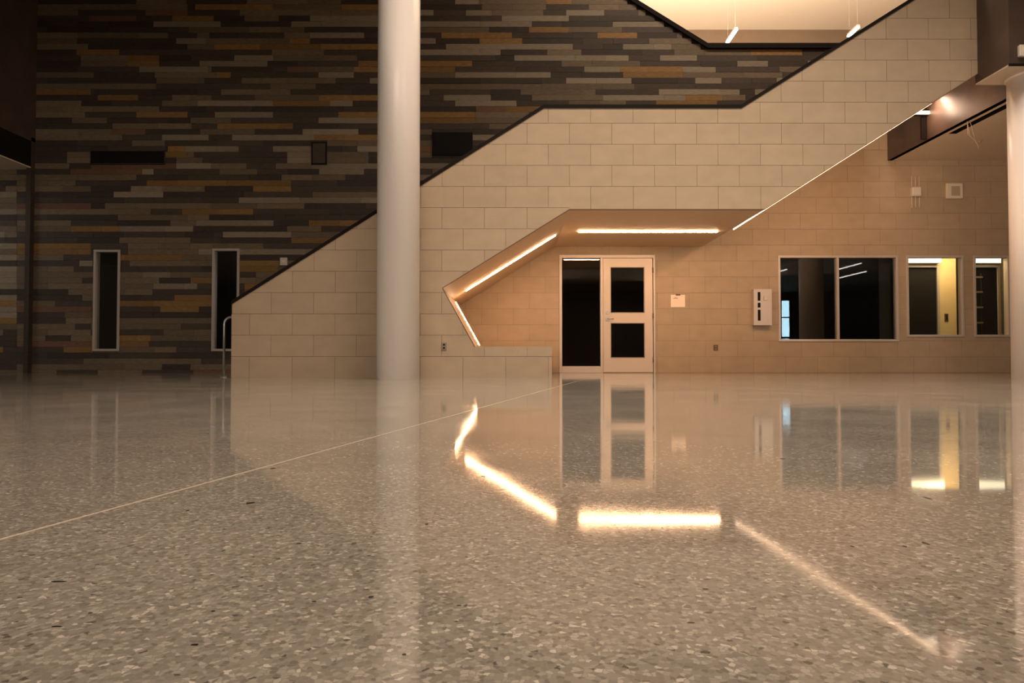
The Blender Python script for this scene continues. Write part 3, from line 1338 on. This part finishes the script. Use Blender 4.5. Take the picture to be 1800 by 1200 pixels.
# ================================================================== SMALL THINGS ON THE BLOCK WALL
# paper notice
a, b = P(1179, 518, Y2), P(1204, 539.5, Y2)
t = thing('paper_notice', 'white paper notice taped to the block wall right of the door', 'notice', (a.x, Y2, b.z))
bm = bmesh.new()
nx = 8
for i in range(nx):
    for j in range(1):
        pass
vs = []
for i in range(nx + 1):
    x = a.x + (b.x - a.x) * i / nx
    yy = Y2 - .004 - .006 * (i / nx) ** 2
    vs.append((bm.verts.new((x, yy, b.z)), bm.verts.new((x, yy, a.z))))
for i in range(nx):
    bm.faces.new((vs[i][0], vs[i + 1][0], vs[i + 1][1], vs[i][1]))
part('sheet', bm, M['paper'], t)
xm = (a.x + b.x) / 2
pbox('clip', xm - .04, xm + .045, Y2 - .02, Y2, a.z - .015, a.z + .015, M['brownplate'], t)
pbox('printed_line', a.x + .05, a.x + .14, Y2 - .0085, Y2 - .0045, a.z - .075, a.z - .065, M['grey'], t)
pbox('printed_line', a.x + .07, a.x + .12, Y2 - .0085, Y2 - .0045, a.z - .055, a.z - .048, M['grey'], t)

# fire extinguisher cabinet
a, b = P(1321, 509, Y2), P(1353, 572, Y2)
t = thing('extinguisher_cabinet', 'aluminium fire extinguisher cabinet with a slotted window, on the block wall', 'cabinet', (a.x, Y2, b.z))
cx0, cx1, cz0, cz1 = a.x, b.x, b.z, a.z
yd = Y2 - .12
bm = bmesh.new()
w = .03
bx(bm, cx0, cx1, yd, Y2, cz0, cz0 + w); bx(bm, cx0, cx1, yd, Y2, cz1 - w, cz1)
bx(bm, cx0, cx0 + w, yd, Y2, cz0 + w, cz1 - w); bx(bm, cx1 - w, cx1, yd, Y2, cz0 + w, cz1 - w)
bx(bm, cx0 + w, cx1 - w, Y2 - .012, Y2 - .002, cz0 + w, cz1 - w)
part('body', bm, M['alu'], t)
sl0, sl1 = P(1328, 515, Y2).x, P(1333, 515, Y2).x
bm = bmesh.new()
for (q0, q1, q2, q3) in wall_cells(cx0 + w, cx1 - w, cz0 + w, cz1 - w, [(sl0, sl1, P(0, 564, Y2).z, P(0, 514, Y2).z)]):
    bx(bm, q0, q1, yd + .004, yd + .014, q2, q3)
door = part('door', bm, M['alu'], t)
obj_child('slot_backing', (lambda m_: (bx(m_, sl0 - .01, sl1 + .01, yd + .03, yd + .034, P(0, 566, Y2).z, P(0, 512, Y2).z), m_)[1])(bmesh.new()), M['black'], door)
for zz in (P(0, 531, Y2).z, P(0, 543, Y2).z):
    sbox('slot_bar', sl0, sl1, yd + .002, yd + .016, zz - .02, zz + .02, M['alu'], door)
sbox('pull_handle', sl1 + .06, sl1 + .13, yd - .014, yd + .005, P(0, 529, Y2).z, P(0, 521, Y2).z, M['alu'], door, .004)
sbox('latch_plate', sl1 + .05, sl1 + .15, yd - .002, yd + .005, P(0, 566, Y2).z, P(0, 559, Y2).z, M['alu'], door)

# outlet right of the door
for (q, Yp, lab) in (((1254, 606, 1262, 616), Y2, 'small brown outlet low on the block wall between door and windows'),
                     ((776, 602, 785, 615), Y1, 'small grey outlet low on the stair wall, right of the white column')):
    a, b = P(q[0], q[1], Yp), P(q[2], q[3], Yp)
    m_ = M['brownplate'] if Yp == Y2 else M['grey']
    t = thing('wall_outlet', lab, 'outlet', (a.x, Yp, b.z))
    pbox('plate', a.x, b.x, Yp - .01, Yp + .001, b.z, a.z, m_, t, .002)
    for f in (.28, .72):
        zc = b.z + (a.z - b.z) * f
        pbox('socket', (a.x + b.x) / 2 - .014, (a.x + b.x) / 2 + .014, Yp - .013, Yp - .008, zc - .012, zc + .012, M['grey'] if Yp == Y2 else M['black'], t)

# junction box with conduits
a, b = P(1600, 330, Y2), P(1616, 346, Y2)
t = thing('junction_box', 'white junction box with thin conduits above and below, high on the block wall', 'junction box', (a.x, Y2, b.z))
pbox('box_body', a.x, b.x, Y2 - .07, Y2, b.z, a.z, M['white'], t, .004)
pbox('cover', a.x + .012, b.x - .012, Y2 - .078, Y2 - .069, b.z + .012, a.z - .012, M['white'], t, .003)
zt, zb_ = P(0, 310, Y2).z, P(0, 366, Y2).z
for px in (1601.5, 1608, 1614.5):
    x = P(px, 330, Y2).x
    bm = bmesh.new(); tube(bm, [(x, Y2 - .02, a.z - .01), (x, Y2 - .02, zt)], .008, 8); part('conduit', bm, M['white'], t)
    bm = bmesh.new(); tube(bm, [(x, Y2 - .02, b.z + .01), (x, Y2 - .02, zb_)], .008, 8); part('conduit', bm, M['white'], t)

# square wall speaker
a, b = P(1660.5, 323, Y2), P(1690, 350, Y2)
t = thing('wall_speaker', 'square off-white wall speaker with a grey centre, right of the junction box', 'speaker', (a.x, Y2, b.z))
pbox('housing', a.x, b.x, Y2 - .06, Y2, b.z, a.z, M['white'], t, .012)
pbox('grille', a.x + .09, b.x - .065, Y2 - .066, Y2 - .058, b.z + .055, a.z - .06, M['hall'], t, .003)

# ================================================================== COLUMNS
ZU = P(1722, 147, 10.0).z      # underside of the mezzanine box


def column(lab, x, y, z1, r, collar):
    t = thing('column', lab, 'column', (x, y, 0), 'round white columns')
    bm = bmesh.new(); cyl(bm, x, y, 0, z1, r, 64)
    part('shaft', bm, M['column'], t)
    if collar:
        bm = bmesh.new(); cyl(bm, x, y, z1 - .03, z1, r + .02, 64)
        part('collar', bm, M['column'], t)
    return t


Yc = 9.3
xc = P(700, 500, Yc).x
r_c = (P(737.0, 500, Yc).x - P(663.0, 500, Yc).x) / 2
column('tall round white column standing in front of the stair wall', xc, Yc, CEIL, r_c, False)
Yc2 = 9.75
xl = P(1784, 560, Yc2).x
column('round white column at the right edge under the brown box', xl + r_c, Yc2, ZU, r_c, True)

# ================================================================== MEZZANINE BOX, FASCIA AND LOW CEILING (right)
ZC = P(1650, 282, Y2).z        # low ceiling height
XBX = XE
YF = 9.36
t = struct(box('wall_mezzanine_right', XBX, XWR, YF, YF + .1, ZU + .02, CEIL, M['panel']))
box('left_face_panel', XBX - .0, XBX + .1, YF + .1, Y1 + .05, ZU + .02, CEIL, M['panel'], t)
box('underside_panel', XBX + .004, XWR, YF + .004, Y1 + .05, ZU, ZU + .02, M['ceiling'], t)
box('edge_strip', XBX - .006, XWR, YF - .008, YF + .01, ZU - .012, ZU + .02, M['cap'], t)
XF = P(1560, 255, Y2).x + 0.02
XF = (1560 - 900) / F * (Y2 * math.cos(PITCH) + math.sin(PITCH) * 3.9)
fa = struct(box('trim_1', XF, XF + .1, Y1 + .05, Y2, ZC, 5.6, M['panel']))
struct(box('ceiling_lobby', XF + .004, XWR, Y1 + .051, Y2, ZC, ZC + .12, M['ceiling'])) if False else None
# low ceiling with a black linear slot
ps0 = P(1673, 239, 11.8)
k = 11.8
SX0, SX1 = 7.56, 7.70
SY0, SY1 = 9.9, 11.75
bm = bmesh.new()
for (a, b, c, d) in ((XF + .012, SX0, Y1 + .055, Y2), (SX1, XWR, Y1 + .055, Y2), (SX0, SX1, SY1, Y2)):
    bx(bm, a, b, c, d, ZC, ZC + .1)
lc = struct(obj('ceiling_low', bm, M['ceiling']))
bm = bmesh.new()
bx(bm, SX1 - .006, SX1, Y1 + .056, SY1, ZC + .001, ZC + .1); bx(bm, SX0, SX0 + .006, Y1 + .056, SY1, ZC + .001, ZC + .1)
bx(bm, SX0, SX1, SY1 - .006, SY1, ZC + .001, ZC + .1)
obj('slot_edge', bm, M['black'], lc)
box('slot_liner', SX0 - .03, SX1 + .03, Y1 + .05, SY1 + .03, ZC + .101, ZC + .16, M['black'], lc)
# loose wires hanging from the slot
t = thing('hanging_wires', 'loose thin wires hanging from the black ceiling slot', 'wires', (SX1, 11.2, ZC))
random.seed(9)
for (pts, rr) in (([(1698, 222), (1704, 235), (1708, 243), (1716, 248), (1722, 252), (1727, 246)], .006),
                  ([(1700, 222), (1701, 236), (1712, 244), (1719, 256), (1720, 263)], .005),
                  ([(1703, 222), (1710, 232), (1714, 246), (1723, 249), (1728, 246)], .004)):
    bm = bmesh.new()
    tube(bm, [P(x, y, 11.1) if i else Vector((P(x, y, 11.1).x, 11.1, ZC + .1)) for i, (x, y) in enumerate(pts)], rr, 6)
    part('wire', bm, M['lite'], t)
# lamp between stair and fascia
a = P(1612, 196, 12.0); b = P(1632, 201, 12.0)
t = thing('soffit_lamp', 'short white lamp lighting the brown fascia below the upper flight', 'lamp', (a.x, 12.0, a.z))
pbox('diffuser', a.x - .35, XF - .003, 11.97, 12.0, b.z, a.z, M['ledroom'], t)
pbox('housing', a.x - .35, XF - .003, 12.0, 12.06, b.z - .01, a.z + .04, M['cap'], t)
area('soffit_lamp_light', (XF - .20, 11.74, b.z + .05), (.06, .36), 8.0, (1.0, 0.66, 0.47), target=(XF, 11.72, b.z - .10))
struct(box('light_baffle', XF - .10, XF - .002, 12.061, 12.1, ZC + .01, 5.6, M['cap']))  # plate added to cut the lamp's light sharply on the fascia

# exit device on the front of the box
a = P(1788, 81, YF); b = P(1812, 101, YF)
t = thing('wall_device', 'small pale square device on the brown box above the right column', 'device', (a.x, YF, b.z))
pbox('body', a.x, b.x, YF - .05, YF, b.z, a.z, M['white'], t, .006)
pbox('lens', a.x + .05, b.x - .05, YF - .06, YF - .048, b.z + .04, a.z - .04, M['paper'], t, .004)

# ================================================================== LEFT MEZZANINE
XM = -9.38
ZL = P(20, 298, Y2).z
t = struct(box('wall_mezzanine_left', XM - .1, XM, YB, Y2, 4.52, CEIL, M['panel']))
box('dark_reveal', XM - .1, XM - .004, YB, Y2 - .12, ZL + .02, 4.52, M['black'], t)
struct(box('ceiling_left', XL, XM - .004, YB, Y2, ZL, ZL + .02, M['ceiling']))
struct(box('trim_3', XM - .09, XM, Y2 - .12, Y2, 0, 4.6, M['D']))
# lamp brightening the space below the left mezzanine
area('left_bay_light', (-11.6, 10.8, ZL - .05), (1.2, 2.0), 45, (0.92, 0.86, 0.85))

# ================================================================== HANDRAIL
t = thing('handrail', 'steel pipe handrail with a rounded top at the left end of the stair wall', 'handrail', (P(393.5, 640, Y1 + .3).x, Y1 + .3, 0))
yh = Y1 + .32
xh = P(393.5, 640, yh).x
zt = P(393, 557, yh).z
bm = bmesh.new()
pts = [(xh, yh, 0.0), (xh, yh, zt - .11)]
for i in range(1, 7):
    a_ = math.pi / 2 * i / 6
    pts.append((xh + .11 * (1 - math.cos(a_)), yh, zt - .11 + .11 * math.sin(a_)))
pts.append((tl[0] + .35, yh, zt))
pts.append((tl[0] + .9, yh, zt + .25))
pts.append((tl[0] + 4.2, yh, zt + .25 + 3.3 * sl))
tube(bm, pts, .0185, 14)
part('rail', bm, M['steel'], t)
bm = bmesh.new(); cyl(bm, xh, yh, 0, .012, .055, 24)
part('base_flange', bm, M['steel'], t)

# ================================================================== ROOM SHELL
struct(box('ceiling', XL, XR, YB, 21.0, CEIL, CEIL + .2, M['ceiling']))
struct(box('wall_left', XL - .2, XL, YB, 21, 0, CEIL, M['hall']))
struct(box('wall_right', XR, XR + .2, YB, 21, 0, CEIL, M['hall']))
struct(box('wall_upper_far', XWL, XR, 20.0, 20.2, 3.2, CEIL, M['upper']))
struct(box('floor_upper', XWL, XR, YR + .05, 20.0, 4.6, 4.8, M['hall']))
struct(box('wall_back_right_return', XWR, XWR + .2, YF, 20.0, 0, CEIL, M['hall']))
struct(box('wall_back_right', XWR + .2, XR, Y2, Y2 + .2, 0, CEIL, M['hall']))
struct(box('wall_back_left', XL, XWL, Y2, Y2 + .2, 0, CEIL, M['D']))
# rear wall behind the camera with tall glazing on both sides
WN = [(15.8, 17.15, 0.05, 3.9), (-8.4, -7.2, 0.05, 3.9)]
bm = bmesh.new()
for (a, b, c, d) in wall_cells(XL, XR, 0, CEIL, WN):
    bx(bm, a, b, YB - .2, YB, c, d)
struct(obj('wall_rear', bm, M['hall']))
for i, h in enumerate(WN):
    t = frame_window('window_%d' % (6 + i), h, .12, YB - .12, YB - .02, M['black'], [(h[0] + h[1]) / 2])
    for z in (1.45, 2.72):
        pbox('transom', h[0], h[1], YB - .13, YB - .01, z, z + .12 if z < 2 else z + .07, M['black'], t)

struct(box('ceiling_rear', XM, XR, YB, 0.6, 4.3, 4.6, M['ceiling']))  # unseen low slab added so its edge shades the upper walls
# linear pendants: those behind the camera show up as reflections in the glass; two hang on the upper floor
PEND = [((13.8, 17.2), -8.4, 5.0, 2.2), ]


def pendant(x, y, z, ln, along_y, lab, grp, zc):
    t = thing('linear_pendant', lab, 'lamp', (x, y, z), grp)
    hw = .04
    if along_y:
        q = (x - hw, x + hw, y - ln / 2, y + ln / 2)
    else:
        q = (x - ln / 2, x + ln / 2, y - hw, y + hw)
    pbox('diffuser', q[0], q[1], q[2], q[3], z, z + .03, M['ledcool'], t)
    pbox('housing', q[0], q[1], q[2], q[3], z + .03, z + .08, M['alu'], t)
    for s in (-.4, .4):
        xx = x if along_y else x + ln * s
        yy = y + ln * s if along_y else y
        bm = bmesh.new(); tube(bm, [(xx, yy, z + .07), (xx, yy, zc)], .0015, 6)
        part('cable', bm, M['alu'], t)
    return t


def mirrored(px, py, z):
    """place (behind the camera) of a thing at height z that the back windows reflect at px,py"""
    k_ = (628 - py) / (z - CAM_H)
    D = F / k_
    return (px - 900) / k_, 2 * (Y2 + .04) - D


for (px, py, ln, ay, lab) in ((1494, 468.5, 2.4, True, 'nearest linear pendant over the hall behind the viewer'),
                              (1498, 483.5, 3.2, True, 'second linear pendant over the hall behind the viewer'),
                              (1430, 493, .35, False, 'short linear pendant over the hall behind the viewer'),
                              (1373, 477, 1.6, True, 'linear pendant over the hall behind the viewer, by the glazing')):
    x, y = mirrored(px, py, 4.0)
    pendant(x, y, 4.0, ln * .8, ay, lab, 'pendants behind the viewer', 4.3)
for (px, py, Yp, ln, lab) in ((1286, 65, 17.0, .72, 'short glowing pendant above the far end of the black wall cap'),
                              (1500, 57, 17.0, .5, 'glowing pendant beside the sloping stair cap, upper right')):
    p = P(px, py, Yp)
    pendant(p.x, Yp, p.z, ln, True, lab, 'pendants on the upper floor', CEIL)
